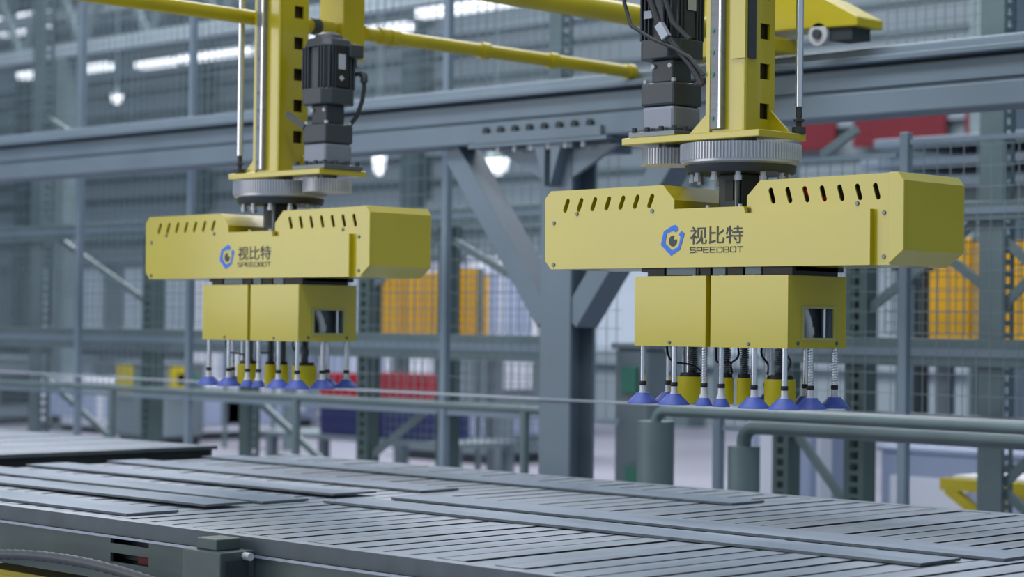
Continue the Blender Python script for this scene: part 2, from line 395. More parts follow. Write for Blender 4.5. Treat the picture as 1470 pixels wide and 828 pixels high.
    b.box(ma-.078, ma+.078, -.024, .024, 2.44, 2.60)
    mb = b.build('motor_body', 'motor', g, bevel=.002)
    MB().slab([(p[0]*.95, p[1]*.95) for p in oct_], [], lambda u, v, w: (ma+u*(1-(w-2.60)*4), v*(1-(w-2.60)*4), w), 2.60, 2.635).build('motor_cap', 'motor', g, bevel=.006)
    MB().lathe((ma, 0, 0), [(.062, 2.632), (.055, 2.65), (.03, 2.662)], 16).build('motor_dome', 'motor', g, 40)
    if mir > 0:
        lab(MB().box(ma-.05, ma-.015, -.0855, -.083, 2.505, 2.53).build('rating_label', 'label', mb), 'small pale rating label')
        lab(MB().box(ma+.083, ma+.0855, -.02, .02, 2.53, 2.6).build('rating_label', 'label', mb), 'pale label on the motor side')
    else:
        lab(MB().box(ma+.0785, ma+.085, -.03, .03, 2.44, 2.60).build('side_plate', 'black', mb), 'dark plate on the motor side')
        lab(MB().box(ma+.085, ma+.087, -.022, .014, 2.51, 2.57).build('rating_label', 'label', mb), 'pale square rating label')
        MB().slab([(0, .012), (.014, 0), (0, -.012), (-.014, 0)], [], lambda u, v, w: (ma+w, -.005+u, 2.475+v), .085, .087).build('badge', 'label', mb)
    # connectors and cables
    cs = 1 if mir < 0 else -1
    MB().box(ma-.03, ma+.03, .06, .125, 2.53, 2.60).build('connector_box', 'motor', g, bevel=.006)
    if mir < 0:
        cn = MB().box(ma+.04, ma+.10, .03, .10, 2.56, 2.615).build('connector_box', 'motor', g, bevel=.008)
        MB().tube([(ma+.06,.09,2.50),(ma+.085,.10,2.505),(ma+.10,.10,2.48),(ma+.10,.10,2.44),(ma+.095,.095,2.39),(ma+.075,.085,2.33),(ma+.05,.07,2.295)], .009, 8).build('motor_cable', 'cable', g, 60)
        MB().tube([(ma+.085,.10,2.50),(ma+.10,.10,2.495),(ma+.10,.10,2.465)], .015, 8).build('cable_gland', 'cable', g, 60)
        MB().bar((ma-.17, -.07, 2.345), (ma-.06, -.07, 2.285), .012, .022).build('cable_lug', 'motor', g)
    else:
        MB().tube([(ma-.04,-.05,3.145),(ma-.07,-.09,2.85),(ma-.10,-.12,2.66),(ma-.105,-.12,2.56),(ma-.07,-.125,2.48),(ma+.02,-.12,2.43),(ma+.10,-.11,2.395),(ma+.16,-.10,2.36),(ma+.21,-.09,2.30)], .0065, 8).build('motor_cable', 'cable', g, 60)
        MB().tube([(ma-.0,-.06,3.145),(ma-.01,-.08,2.9),(ma-.01,-.10,2.68),(ma+.0,-.11,2.56),(ma+.04,-.11,2.47),(ma+.10,-.10,2.40),(ma+.155,-.09,2.34),(ma+.20,-.085,2.27)], .012, 8).build('motor_cable', 'cable', g, 60)
        MB().tube([(ma+.06,-.06,3.145),(ma+.05,-.09,2.85),(ma+.04,-.10,2.68),(ma+.05,-.105,2.58),(ma+.09,-.105,2.48),(ma+.15,-.09,2.42)], .009, 8).build('motor_cable', 'cable', g, 60)
        lab(MB().bar((ma+.045,-.118,2.475),(ma+.075,-.116,2.43), .02, .028).build('cable_tie', 'label', g), 'pale tie around the motor cable')
        b = MB().box(ma-.08, ma-.0, -.10, -.04, 2.575, 2.62); b.cyl((ma-.07,-.10,2.60),(ma-.07,-.13,2.60),.016,10).cyl((ma-.02,-.10,2.60),(ma-.02,-.13,2.60),.014,10)
        b.build('connector_box', 'black', g, bevel=.004)
    # --- balance rod
    rx, ry = (.15, .105) if mir > 0 else (-.175, -.075)
    rod = MB().cyl((rx, ry, 2.20 if mir > 0 else 2.19), (rx, ry, 3.15), .0125, 16).build('lift_rod', 'chrome', g, 40)
    MB().lathe((rx, ry, 0), [(.022, 2.113), (.022, 2.135), (.009, 2.137), (.009, 2.15), (.017, 2.152), (.017, 2.16), (.010, 2.162), (.010, 2.21)], 12).build('rod_clevis', 'cable', rod, 40)
    # --- head body
    fr, bk = -.151, .169
    prof_left = [(-.715, Z0+.028), (-.688, Z0), (.604, Z0), (.604, ZS-.022), (.14, ZS-.022), (.132, ZS), (-.147, ZS), (-.147, 1.901), (-.195, Z1), (-.692, Z1-.002), (-.718, Z1-.027)]
    bd = MB()
    # shell: lower box, two wings, closed behind; the front is sheet metal
    full = [(-.715, Z0+.028), (-.688, Z0), (.661, Z0), (.72, Z0+.042), (.72, 1.93), (.70, 1.955), (.182, 1.951), (.131, 1.904), (.131, ZS), (-.147, ZS), (-.147, 1.901), (-.195, Z1), (-.692, Z1-.002), (-.718, Z1-.027)]
    k = len(full); F0_, B0_ = fr+.024, bk
    vs = [(a, F0_, z) for a, z in full]+[(a, B0_, z) for a, z in full]
    bd.add(vs, [(i, (i+1) % k, k+(i+1) % k, k+i) for i in range(k)])
    tr = tessellate_polygon([[Vector((a, z, 0)) for a, z in full]])
    bd.add([(a, B0_, z) for a, z in full], [tuple(x) for x in tr])
    bo_ = bd.build('head_body', 'yellow', g)
    fc = MB().slab(prof_left, [slot(-.619+i*.062, 1.897+i*.0006, .40, .025, .0085) for i in range(7)], lambda u, v, w: (u, w, v), fr, fr+.024).build('front_cover', 'yellow', g)
    right = [(.604, Z0), (.661, Z0), (.72, Z0+.042), (.72, 1.93), (.70, 1.955), (.182, 1.951), (.131, 1.904), (.131, ZS-.03), (.604, ZS-.03)]
    MB().slab(right, [slot(.228+i*.0642, 1.902, -.30, .026, .0085) for i in range(7)], lambda u, v, w: (u, w, v), fr+.019, fr+.024).build('right_front_sheet', 'yellow', bo_)
    eb = [(.668, Z0+.001), (.72, Z0+.042), (.72, 1.93), (.70, 1.955), (.668, 1.9545)]
    MB().slab(eb, [], lambda u, v, w: (u, w, v), fr+.002, fr+.02).build('end_hood', 'yellow', bo_, bevel=.002)
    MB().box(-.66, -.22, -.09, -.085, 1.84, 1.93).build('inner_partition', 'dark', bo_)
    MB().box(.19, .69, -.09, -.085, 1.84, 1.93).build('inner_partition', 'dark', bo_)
    if mir > 0: lab(MB().tube([(.33, -.105, 1.93), (.355, -.11, 1.905), (.40, -.107, 1.88), (.43, -.1, 1.90)], .011, 8).build('inner_hose', 'redpart', bo_, 60), 'red hose seen through the vent slots')
    for (a, z) in ((-.57, 1.868), (-.24, 1.868), (-.675, 1.84), (-.675, 1.70), (.14, 1.862), (.545, 1.868), (.64, 1.838), (.64, 1.709)):
        y = fr if a < .604 and z < ZS-.02 or a < 0 else fr+.019
        MB().lathe((0, 0, 0), [(.0075, 0), (.006, .004)], 10).build('cover_screw', 'flange', bo_).matrix_local = Matrix.Translation((a, y, z)) @ Matrix.Rotation(PI/2, 4, 'X')
    for a in (-.02, .11): MB().lathe((a, fr+.012, 0), [(.006, ZS), (.006, ZS+.008)], 8).build('cover_stud', 'white', bo_)
    # logo and lettering (print)
    y1 = fr-.0008
    out = [(.038,.72),(.46,.98),(.70,.80),(.62,.62),(.42,.70),(-.05+.1,.58)]
    ringO = [(-.12,-1.0),(.62,-.62),(.98,.42),(.72,.60),(.52,.36),(.66,.20),(.50,-.42),(-.06,-.66),(-.62,-.18),(-.50,.46),(.0,.62),(.26,.52),(.50,.72),(.24,1.0),(.0,.96),(-.74,.60),(-.98,-.28)]
    lg = lambda u, v, w: (-.152+u*.05, y1-w*.0006, 1.772+v*.049)
    lab(MB().slab(ringO, [], lg, 0, 1).build('logo_ring', 'logoblue', fc), 'blue open hexagon logo ring')
    eye = []
    for kk in range(20):
        a = 2*PI*kk/20
        r_ = .36 if not (.35 < a < 1.25) else .12
        eye.append((.02+.92*r_*math.cos(a), -.05+r_*1.0*math.sin(a)))
    lab(MB().slab(eye, [], lg, 0, 1).build('logo_eye', 'logodark', fc), 'dark eye inside the logo ring')
    txt, sz = text_mesh('lettering', '\u89c6\u6bd4\u7279', .07, (-.08, y1, 1.757), 'logodark', fc, 1.0, .008)
    if sz[0] > 0: txt.scale = (.212/sz[0], .056/sz[1], 1)
    txt['label'] = 'dark Chinese characters \u89c6\u6bd4\u7279'
    b = MB(); cw = .0205; x = -.079
    for ch in 'SPEEDBOT':
        for st in GLYPH[ch]:
            stroke(b, [(x+p[0]*cw, 1.7315+p[1]*.0155) for p in st], .0026, lambda u, v, w: (u, y1-w*.0006, v))
        x += cw+.0066
    lab(b.build('lettering', 'logodark', fc), 'dark latin letters SPEEDBOT')
    # --- spacer layer under the body
    MB().box(-.31, .31, -.12, .13, 1.672, 1.685).build('adapter_plate', 'grey_dark', g)
    for (a0, a1) in ((-.27,-.20),(-.05,-.01),(.06,.12),(.20,.31)): MB().box(a0, a1, -.135, .10, 1.658, 1.685).build('mount_block', 'black', g)
    for (a0, a1) in ((-.19,-.07),(.0,.05),(.13,.19)): MB().box(a0, a1, -.135, .10, 1.661, 1.685).build('mount_block', 'steel_grey', g)
    for a in (-.235, -.08, .03, .155): MB().cyl((a, -.12, 1.652), (a, -.12, 1.69), .012, 10).build('spacer', 'white', g, 40)
    # --- two lower boxes
    for (a0, a1, win) in ((-.31, -.014, False), (.006, .307, True)):
        gz0, gz1, f, bk2, t = 1.434, 1.658, -.151, .149, .004
        b = MB().box(a0, a1, f, f+t, gz0, gz1).box(a0, a1, bk2-t, bk2, gz0, gz1).box(a0, a0+t, f+t, bk2-t, gz0, gz1).box(a0+t, a1-t, f+t, bk2-t, gz1-t, gz1)
        if win:
            b.slab([(f+t, gz0), (bk2-t, gz0), (bk2-t, gz1), (f+t, gz1)], [[(-.071, 1.467), (.08, 1.467), (.08, 1.557), (-.071, 1.557)]], lambda u, v, w: (w, u, v), a1-t, a1)
        else: b.box(a1-t, a1, f+t, bk2-t, gz0, gz1)
        bx = b.build('gripper_box', 'yellow', g)
        MB().lathe((0, 0, 0), [(.006, 0), (.005, .004)], 10).build('box_screw', 'flange', bx).matrix_local = Matrix.Translation(((a0+a1)/2, f, 1.446)) @ Matrix.Rotation(PI/2, 4, 'X')
        if win:
            MB().slab([(-.083, 1.459), (.09, 1.459), (.09, 1.565), (-.083, 1.565)], [[(-.071, 1.467), (.08, 1.467), (.08, 1.557), (-.071, 1.557)]], lambda u, v, w: (w, u, v), a1, a1+.003).build('window_frame', 'frame', bx)
            for v in (-.1, .1): MB().cyl((a1, v, 1.45), (a1+.003, v, 1.45), .006, 10).build('box_screw', 'flange', bx)
            MB().box(a1-.06, a1-.055, -.145, .145, 1.44, 1.64).build('inner_panel', 'flange', bx)
            MB().box(a1-.055, a1-.02, .10, .105, 1.44, 1.6).build('inner_panel', 'machine', bx)
            MB().tube([(a1-.035,-.05,1.60),(a1-.03,-.03,1.555),(a1-.03,-.008,1.515),(a1-.03,.0,1.44)], .014, 8).build('inner_pipe', 'white', bx, 60)
            MB().cyl((a1-.03,-.002,1.50),(a1-.03,.0,1.475), .016, 10).build('pipe_collar', 'gear', bx, 40)
            MB().cyl((a1-.03,.075,1.44),(a1-.03,.075,1.62), .008, 10).build('inner_rod', 'chrome', bx, 40)
    # --- suction cups on spring rods
    for i, (a, bb, sc) in enumerate(CUPS):
        r = MB().cyl((a, bb, 1.30), (a, bb, 1.45), .0088, 12).build('suction_rod', 'chrome', g, 40)
        MB().lathe((a, bb, 0), [(.010, 1.306), (.0115, 1.308), (.0115, 1.318), (.010, 1.32)], 12).build('rod_nut', 'black', r, 40)
        MB().lathe((a, bb, 0), [(.016, 1.272), (.0145, 1.28), (.0105, 1.288), (.0105, 1.306)], 12).build('cup_fitting', 'white', r, 40)
        R = .051*sc
        MB().lathe((a, bb, 0), [(R, 1.2475), (R*.98, 1.2505), (R*.74, 1.264), (max(.46*R, .013), 1.278), (max(.42*R, .012), 1.282)], 24).build('suction_cup', 'blue', r, 50)
        if i in (7, 8, 3):
            b = MB().tube([(a+.0105*math.cos(j*.9), bb+.0105*math.sin(j*.9), 1.325+j*.0012) for j in range(90)], .0016, 5)
            b.build('rod_spring', 'gear', r)
    # --- magnets with springs
    for (a, bb, R, _) in MAGS:
        mg = MB().lathe((a, bb, 0), [(R*.96, 1.2505), (R, 1.254), (R, 1.336)], 20).build('magnet', 'yellow_cap', g, 40)
        MB().lathe((a, bb, 0), [(R*.85, 1.336), (R*.8, 1.348)], 16).build('magnet_collar', 'black', mg, 40)
        rr = min(R*.55, .016)
        MB().cyl((a, bb, 1.348), (a, bb, 1.50), rr*.6, 10).build('magnet_stem', 'grey_dark', mg, 40)
        MB().tube([(a+rr*math.cos(j*.8), bb+rr*math.sin(j*.8), 1.348+j*.0008) for j in range(120)], .0022, 5).build('magnet_spring', 'flange', mg)
        if R > .03: MB().cyl((a-.022, bb-.02, 1.336), (a-.022, bb-.02, 1.50), .006, 8).build('guide_pin', 'chrome', mg, 40)
    # --- hoses below the boxes
    for pts in ([(-.21,-.10,1.50),(-.205,-.11,1.42),(-.18,-.11,1.385),(-.13,-.08,1.375),(-.10,-.05,1.35)],
                [(-.02,-.08,1.50),(-.02,-.09,1.40),(-.0,-.09,1.385),(.03,-.07,1.385)],
                [(.20,-.04,1.50),(.225,-.05,1.42),(.235,-.04,1.39),(.205,-.03,1.35)],
                [(-.06,.05,1.50),(-.04,.05,1.41),(-.07,.05,1.38),(-.05,.03,1.35)],
                [(.10,.02,1.50),(.09,.0,1.42),(.11,.01,1.38),(.10,.02,1.35)]):
        P_ = [Vector(p) for p in pts]; fine = []
        for j in range(len(P_)-1):
            p0, p1, p2, p3 = P_[max(j-1,0)], P_[j], P_[j+1], P_[min(j+2,len(P_)-1)]
            for s_ in range(5):
                t_ = s_/5; fine.append(.5*((2*p1)+(-p0+p2)*t_+(2*p0-5*p1+4*p2-p3)*t_**2+(-p0+3*p1-3*p2+p3)*t_**3))
        fine.append(P_[-1])
        MB().tube(fine, .0036, 6).build('air_hose', 'black', g, 60)
    return g
make_gripper((-4.142, 5.223, 0), 1, 'larger nearer yellow gripper head on the right with motor left of its mast')
make_gripper((-6.62, 5.35, -.0135), -1, 'smaller farther yellow gripper head on the left with motor right of its mast')

# ------------------------------------------------------------------ gantry bridges
def bridge(X, label, detail):
    b = thing('gantry_bridge', (X, 5.3, 0), label, 'crane bridge', 'yellow gantry bridges')
    for dx in (-.22, .17): MB().box(dx, dx+.06, -2.2, 2.55, 3.16, 3.4).build('bridge_girder', 'yellow_bridge', b)
    MB().box(-.2, .2, -.2, .2, 3.15, 3.42).build('lift_carriage', 'yellow_bridge', b)
    if detail:
        # dx relative to X=-6.62, y relative to 5.3
        tx = -.125
        b_ = MB().tube([(tx, -1.6, 2.742), (tx, .42, 2.742)], .03, 14).build('drive_shaft', 'yellow_bridge', b, 40)
        b_ = MB().tube([(tx, .60, 2.742), (tx, 2.36, 2.742)], .031, 14).build('drive_shaft', 'yellow_bridge', b, 40)
        for y in (.68, .74, 1.3, 1.75, 2.30): MB().tube([(tx, y, 2.742), (tx, y+.05, 2.742)], .038, 14).build('shaft_collar', 'yellow_bridge', b_, 40)
        MB().box(-.235, -.075, .44, .56, 2.615, 3.42).build('hanger_post', 'yellow_bridge', b, bevel=.006)
        MB().tube([(tx, .30, 2.742), (tx, .34, 2.742)], .036, 14).build('shaft_coupling', 'motor', b, 40)
        MB().tube([(.72, -2.0, 2.832), (.72, 2.1, 2.832)], .047, 18).build('cross_tube', 'yellow_bridge', b, 40)
        # end carriage on the rail
        prof = [(.20, 2.80), (.88, 2.838), (1.31, 2.822), (1.31, 2.862), (1.12, 2.965), (.9, 3.05), (.20, 3.05)]
        ec = MB().slab(prof, [], lambda u, v, w: (u, w, v), 2.20, 2.40).build('end_carriage', 'yellow_bridge', b, bevel=.006)
        MB().box(.30, .92, 2.10, 2.295, 2.735, 2.80).build('carriage_foot', 'yellow_bridge', b, bevel=.006)
        MB().box(.2, .6, 2.21, 2.39, 3.05, 3.16).build('girder_seat', 'yellow_bridge', b)
        wh = MB(); wh.cyl((1.10, 2.20, 2.802), (1.10, 2.25, 2.802), .05, 24)
        w_ = wh.build('wheel', 'white', ec, 40)
        MB().cyl((1.10, 2.185, 2.802), (1.10, 2.20, 2.802), .022, 16).build('wheel_hub', 'motor', ec, 40)
        MB().box(1.15, 1.27, 2.22, 2.36, 2.77, 2.83).build('wheel_bracket', 'machine_dark', ec)
        MB().cyl((.64, 2.16, 2.955), (.64, 2.2, 2.955), .02, 8).build('carriage_bolt', 'motor', ec)
        MB().cyl((.70, 2.16, 2.955), (.70, 2.2, 2.955), .015, 8).build('carriage_bolt', 'motor', ec)
bridge(-6.62, 'yellow crane bridge with drive shaft and wheeled end carriage carrying the left gripper', True)
bridge(-4.142, 'yellow crane bridge above the right gripper mast', False)

# ------------------------------------------------------------------ gantry rail and column
RY = 7.66
rl = thing('gantry_rail', (-8, RY, 0), 'long blue-grey double steel rail beam on the column behind the grippers', 'rail beam')
rx0, rx1 = -14, 8
MB().box(rx0, rx1, -.035, .17, 2.44, 2.548).build('lower_beam', 'steel_grey', rl, bevel=.01)
MB().box(rx0, rx1, .0, .14, 2.566, 2.655).build('upper_beam', 'steel_grey', rl, bevel=.004)
MB().box(rx0, rx1, .02, .135, 2.548, 2.66).build('beam_web', 'steel_grey', rl)
MB().box(rx0, rx1, -.055, .18, 2.672, 2.70).build('rail_plate', 'steel_grey', rl, bevel=.006)
MB().box(rx0, rx1, .02, .09, 2.70, 2.75).build('rail_head', 'fence', rl, bevel=.012)
sp = MB().box(.19, 1.09, -.06, -.035, 2.432, 2.49).build('splice_plate', 'steel_grey', rl, bevel=.003)
for i in range(8): MB().cyl((.27+i*.105, -.055, 2.505), (.27+i*.105, -.03, 2.505), .02, 8).build('splice_bolt', 'machine_dark', rl)
MB().box(.15, 1.13, -.06, .19, 2.418, 2.438).build('splice_base', 'steel_grey', rl)
for i in range(6): MB().cyl((.35+i*.12, -.03, 2.39), (.35+i*.12, -.03, 2.418), .014, 8).build('splice_nut', 'white', rl)
co = thing('support_column', (-7.28, RY, 0), 'blue-grey steel column with knee braces between the two grippers', 'column')
cw = .105
MB().box(-cw, cw, .02, .04, 0, 2.4).box(-cw, cw, .19, .21, 0, 2.4).box(-.012, .012, .04, .19, 0, 2.4).build('column_shaft', 'steel_grey', co)
MB().box(-.2, .2, -.08, .31, 0, .025).build('base_plate', 'steel_grey', co)
MB().box(-.16, .16, -.04, .24, 2.39, 2.418).build('cap_plate', 'steel_grey', co)
for s in (-1, 1):
    MB().bar((s*.09, .11, 1.52), (s*.80, .11, 2.425), .16, .12).build('knee_brace', 'steel_grey', co, bevel=.004)
    MB().slab([(s*.1, 2.40), (s*.42, 2.40), (s*.1, 2.24)], [], lambda u, v, w: (u, w, v), .02, .05).build('gusset', 'steel_grey', co)
    MB().slab([(s*.02, 2.40), (s*.09, 2.40), (s*.02, 2.2)], [], lambda u, v, w: (u, w, v), -.05, .02).build('stiffener', 'steel_grey', co)
MB().box(-.35, .35, .04, .2, 2.36, 2.418).build('bearing_plate', 'steel_grey', co)
for X in (-13.6, 2.2):
    c2 = thing('support_column', (X, RY, 0), 'blue-grey rail column far out on the %s' % ('left' if X < -5 else 'right'), 'column')
    MB().box(-.1, .1, .02, .2, 0, 2.44).build('column_shaft', 'steel_grey', c2)
    MB().box(-.2, .2, -.06, .3, 0, .025).build('base_plate', 'steel_grey', c2)

# ------------------------------------------------------------------ guard rails (round posts and tubes)
def arc(c, r, a0, a1, n=6): return [(c[0]+r*math.cos(a0+(a1-a0)*i/n), c[1], c[2]+r*math.sin(a0+(a1-a0)*i/n)) for i in range(n+1)]
g1 = thing('guard_rail', (-6.40, 7.45, 0), 'grey round-tube guard rail with a thick post left of the nearer bollard', 'guard rail')
MB().tube([(0, 0, 0), (0, 0, 1.05)]+arc((.06, 0, 1.04), .06, PI, PI/2)+[(.4, 0, 1.10), (6, 0, 1.10)], .026, 12, lambda i: .088 if i < 2 else .026).build('top_tube', 'rack', g1, 50)
MB().lathe((0, 0, 0), [(.12, 0), (.12, .02), (.09, .025)], 16).build('foot_plate', 'rack', g1, 40)
for x in (2.9,): MB().cyl((x, 0, 0), (x, 0, 1.09), .05, 12).build('tube_post', 'rack', g1, 40)
g2 = thing('guard_rail', (-5.96, 7.56, 0), 'lower grey tube guard rail rising from the second thick round post', 'guard rail')
MB().tube([(0, 0, 0), (0, 0, .95)], .075, 16).build('post', 'rack', g2, 50)
MB().tube([(0, 0, .94)]+arc((.07, 0, .97), .07, PI, PI/2)+[(.5, 0, 1.04), (5.6, 0, 1.03)], .034, 12).build('lower_tube', 'rack', g2, 50)
MB().lathe((0, 0, 0), [(.13, 0), (.13, .02), (.08, .025)], 16).build('foot_plate', 'rack', g2, 40)
MB().cyl((2.6, 0, 0), (2.6, 0, 1.02), .045, 12).build('tube_post', 'rack', g2, 40)
g3 = thing('guard_rail', (-12.6, 7.9, 0), 'thin grey tube guard rail running left behind the slatted tables', 'guard rail')
MB().tube([(-1.5, 0, 1.045), (5.1, 0, 1.045)], .019, 12).build('top_tube', 'rack', g3, 50)
for x in (-1.3, 1.1, 3.0, 4.9): MB().cyl((x, 0, 0), (x, 0, 1.04), .025, 10).build('tube_post', 'rack', g3, 40)

# ------------------------------------------------------------------ racks
def perf_post(x, w=.11, d=.11, z1=4.3, z0=0, front=False):
    b = MB()
    if front:
        b.box(x-w/2, x-w*.2, 0, .006, z0, z1); b.box(x+w*.2, x+w/2, 0, .006, z0, z1)
        z = z0+.03
        while z < z1-.05: b.box(x-w*.2, x+w*.2, 0, .006, z, z+.024); z += .062
        b.box(x+w/2-.006, x+w/2, .006, d, z0, z1); b.box(x-w/2, x-w/2+.006, .006, d, z0, z1)
        b.box(x-w/2, x-w/2+.02, d-.006, d, z0, z1); b.box(x+w/2-.02, x+w/2, d-.006, d, z0, z1)
        return b
    b.box(x-w/2, x+w/2, 0, .006, z0, z1)
    # perforated side, a ladder of rungs with real holes
    b.box(x+w/2-.006, x+w/2, .006, d*.3, z0, z1); b.box(x+w/2-.006, x+w/2, d*.7, d, z0, z1)
    z = z0+.03
    while z < z1-.05:
        b.box(x+w/2-.006, x+w/2, d*.3, d*.7, z, z+.028); z += .062
    b.box(x-w/2, x-w/2+.006, .006, d, z0, z1)
    b.box(x-w/2, x-w/2+.02, d-.006, d, z0, z1); b.box(x+w/2-.02, x+w/2, d-.006, d, z0, z1)
    return b
def wire_mesh(x0, x1, z0, z1, y, px, pz, r=.0022):
    b = MB(); x = x0
    while x <= x1: b.box(x-r, x+r, y-r, y+r, z0, z1); x += px
    z = z0
    while z <= z1: b.box(x0, x1, y+r, y+3*r, z-r, z+r); z += pz
    return b
def rack(Y, posts, beams, diags, label, meshes=(), z1=4.3, postmat='rack_dark'):
    x0 = posts[0][0]
    t = thing('storage_rack', (x0, Y, 0), label, 'rack', 'perforated storage racks')
    for (x, w, fr_, ph) in posts:
        p = perf_post(x-x0, w, .11, ph, 0, fr_).build('upright', postmat if ph < 4 else 'rack', t)
        MB().box(x-x0-.09, x-x0+.09, -.04, .15, 0, .012).build('foot_plate', postmat, p)
    for (a, b_, z0, zz) in beams:
        bm = MB().box(a-x0, b_-x0, -.05, -.003, z0, zz).build('beam', 'rack', t, bevel=.006)
        MB().box(a-x0, b_-x0, -.06, -.05, z0+(zz-z0)*.35, z0+(zz-z0)*.65).build('beam_groove', 'fence', bm)
    for (a, za, b_, zb) in diags: MB().bar((a-x0, .05, za), (b_-x0, .05, zb), .03, .045).build('brace', 'rack', t)
    for (a, b_, z0, zz, px, pz) in meshes: stuff(wire_mesh(a-x0, b_-x0, z0, zz, .12, px, pz).build('wire_mesh', 'wire', t))
    return t
rack(9.2, [(-16.2,.12,0,4.6), (-14.5,.14,0,4.6), (-12.95,.13,1,2.25), (-11.77,.10,0,2.25), (-10.49,.11,1,2.25), (-9.72,.10,1,2.25), (-8.75,.1,0,4.4)],
     [(-17, -8.7, 1.27, 1.43), (-17, -8.7, 2.12, 2.24), (-17, -8.7, 2.84, 2.93), (-12.9, -8.7, .93, 1.0)],
     [(-14.4, 1.02, -12.98, .35), (-14.4, 2.2, -12.95, 1.6), (-11.7, .95, -10.5, .3), (-10.5, 1.72, -9.75, 2.1), (-9.72, 2.05, -8.8, 1.65), (-14.4, 3.1, -13.2, 2.6), (-10.45, .6, -9.8, 1.0)],
     'long perforated steel rack behind the left gripper, left of the column',
     [(-16.9, -8.8, 1.45, 2.1, .06, .05), (-16.9, -8.8, 2.95, 4.2, .075, .06), (-16.9, -13, .2, 1.25, .08, .05), (-10.4, -8.8, .7, 1.25, .06, .06)])
rack(9.2, [(-7.0,.11,1,2.3), (-6.51,.13,1,2.3), (-5.68,.14,0,4.3), (-4.2,.12,0,4.3)],
     [(-7.1, -3.6, 1.305, 1.45), (-7.1, -3.6, 1.02, 1.06), (-7.1, -3.6, 2.05, 2.15), (-7.1, -3.6, 2.84, 2.93)],
     [(-7.05, 1.05, -6.5, .45), (-6.45, 1.6, -5.8, 2.05), (-6.3, 2.1, -5.66, 1.66), (-5.66, 1.6, -5.2, 2.0), (-5.68, 2.0, -5.1, 1.5), (-5.62, .72, -5.1, 1.2), (-5.62, .68, -5.1, .3), (-6.77, 2.44, -6.54, 2.57)],
     'shorter perforated steel rack behind the right gripper, right of the column',
     [(-6.4, -3.7, 1.47, 2.04, .055, .06), (-6.4, -3.7, 2.95, 4.2, .06, .06)])

# ------------------------------------------------------------------ wire fence panels with slim posts
def fence(x0, x1, z1, label, px=.075, pz=.10):
    f = thing('mesh_fence_panel', (x0, 8.6, 0), label, 'fence', 'wire mesh fence panels')
    L_ = x1-x0
    MB().box(-.024, .024, -.024, .024, 0, z1).build('post', 'fence', f, bevel=.004)
    MB().box(-.04, .04, -.08, .08, 0, .01).build('foot_plate', 'fence', f)
    MB().box(.03, L_-.05, -.012, .012, z1-.06, z1-.035).build('top_bar', 'fence', f)
    MB().box(.03, L_-.05, -.012, .012, .95, .975).build('bottom_bar', 'fence', f)
    stuff(wire_mesh(.03, L_-.05, .98, z1-.06, 0, px, pz, .0018).build('wire_mesh', 'wire', f))
xs = [-15.4, -12.96, -11.61, -9.06, -7.6]
nm = ['far left beside the left edge', 'behind the left gripper body', 'between the left gripper and the column', 'left of the column behind the knee brace']
for i in range(4): fence(xs[i], xs[i+1], 4.6, 'grey wire mesh fence panel ' + nm[i])
fence(-5.79, -3.9, 2.46, 'lower wire mesh fence panel at the right with a pale slim post')
fence(-6.95, -5.79, 2.40, 'wire mesh fence panel behind the right gripper boxes')

# ------------------------------------------------------------------ machines and goods in the background
def enclosure(X0, X1, Y, z0, z1, n, label):
    t = thing('orange_enclosure', (X0, Y, 0), label, 'machine cover', 'orange machine covers')
    w = (X1-X0)/n
    for i in range(n): MB().box(i*w+.012, (i+1)*w-.012, 0, .04, z0, z1-.03*(i % 2)).build('panel', 'orange', t, bevel=.005)
    MB().box(0, X1-X0, .04, .16, z0, z1-.05).build('housing', 'orange', t)
    for i in range(n+1): MB().box(i*w-.02, i*w+.02, .03, .07, 0, z1).build('frame_post', 'rack', t)
    MB().box(0, X1-X0, .05, .45, z0-.12, z0).build('base_beam', 'machine_grey', t)
    for x in (.05, X1-X0-.15): MB().box(x, x+.1, .3, .4, 0, z0-.1).build('leg', 'machine_grey', t)
enclosure(-14.75, -13.30, 13.0, 1.40, 1.99, 3, 'orange machine cover behind the rack right of the left gripper')
enclosure(-8.72, -6.6, 13.0, 1.40, 2.16, 4, 'orange machine cover behind the mesh right of the right gripper')
enclosure(-19.6, -18.7, 15.0, 1.3, 1.75, 2, 'small orange machine cover at the far left')

def crate(name, loc, d, m_, label, cat, grp=None):
    t = thing(name, loc, label, cat, grp)
    w, dp, h = d; k = .02
    MB().box(0, w, 0, k, 0, h).box(0, w, dp-k, dp, 0, h).box(0, k, k, dp-k, 0, h).box(w-k, w, k, dp-k, 0, h).box(k, w-k, k, dp-k, 0, k).build('crate_body', m_, t)
    MB().box(-.015, w+.015, -.015, .0, h-.04, h).box(-.015, w+.015, -.015, 0, h*.45, h*.52).build('rim', m_, t)
    return t
crate('plastic_crate', (-14.25, 12.0, .50), (.55, .5, .27), 'bluecrate', 'navy plastic crate under the left red crate', 'crate', 'navy crates')
crate('plastic_crate', (-13.6, 12.0, .50), (.75, .5, .27), 'bluecrate', 'navy plastic crate under the right red crate', 'crate', 'navy crates')
crate('plastic_crate', (-14.25, 12.0, .77), (.55, .25, .27), 'red', 'left red plastic crate standing on a navy crate', 'crate', 'red crates')
crate('plastic_crate', (-13.6, 12.0, .77), (.75, .25, .29), 'red', 'right red plastic crate standing on a navy crate', 'crate', 'red crates')
pt = thing('steel_bench', (-15, 11.9, 0), 'low steel bench carrying the coloured crates', 'bench')
MB().box(0, 2.6, 0, .8, .46, .50).build('bench_top', 'machine_grey', pt)
for x in (.05, 2.47):
    for y in (.05, .67): MB().box(x, x+.08, y, y+.08, 0, .46).build('leg', 'machine_grey', pt)

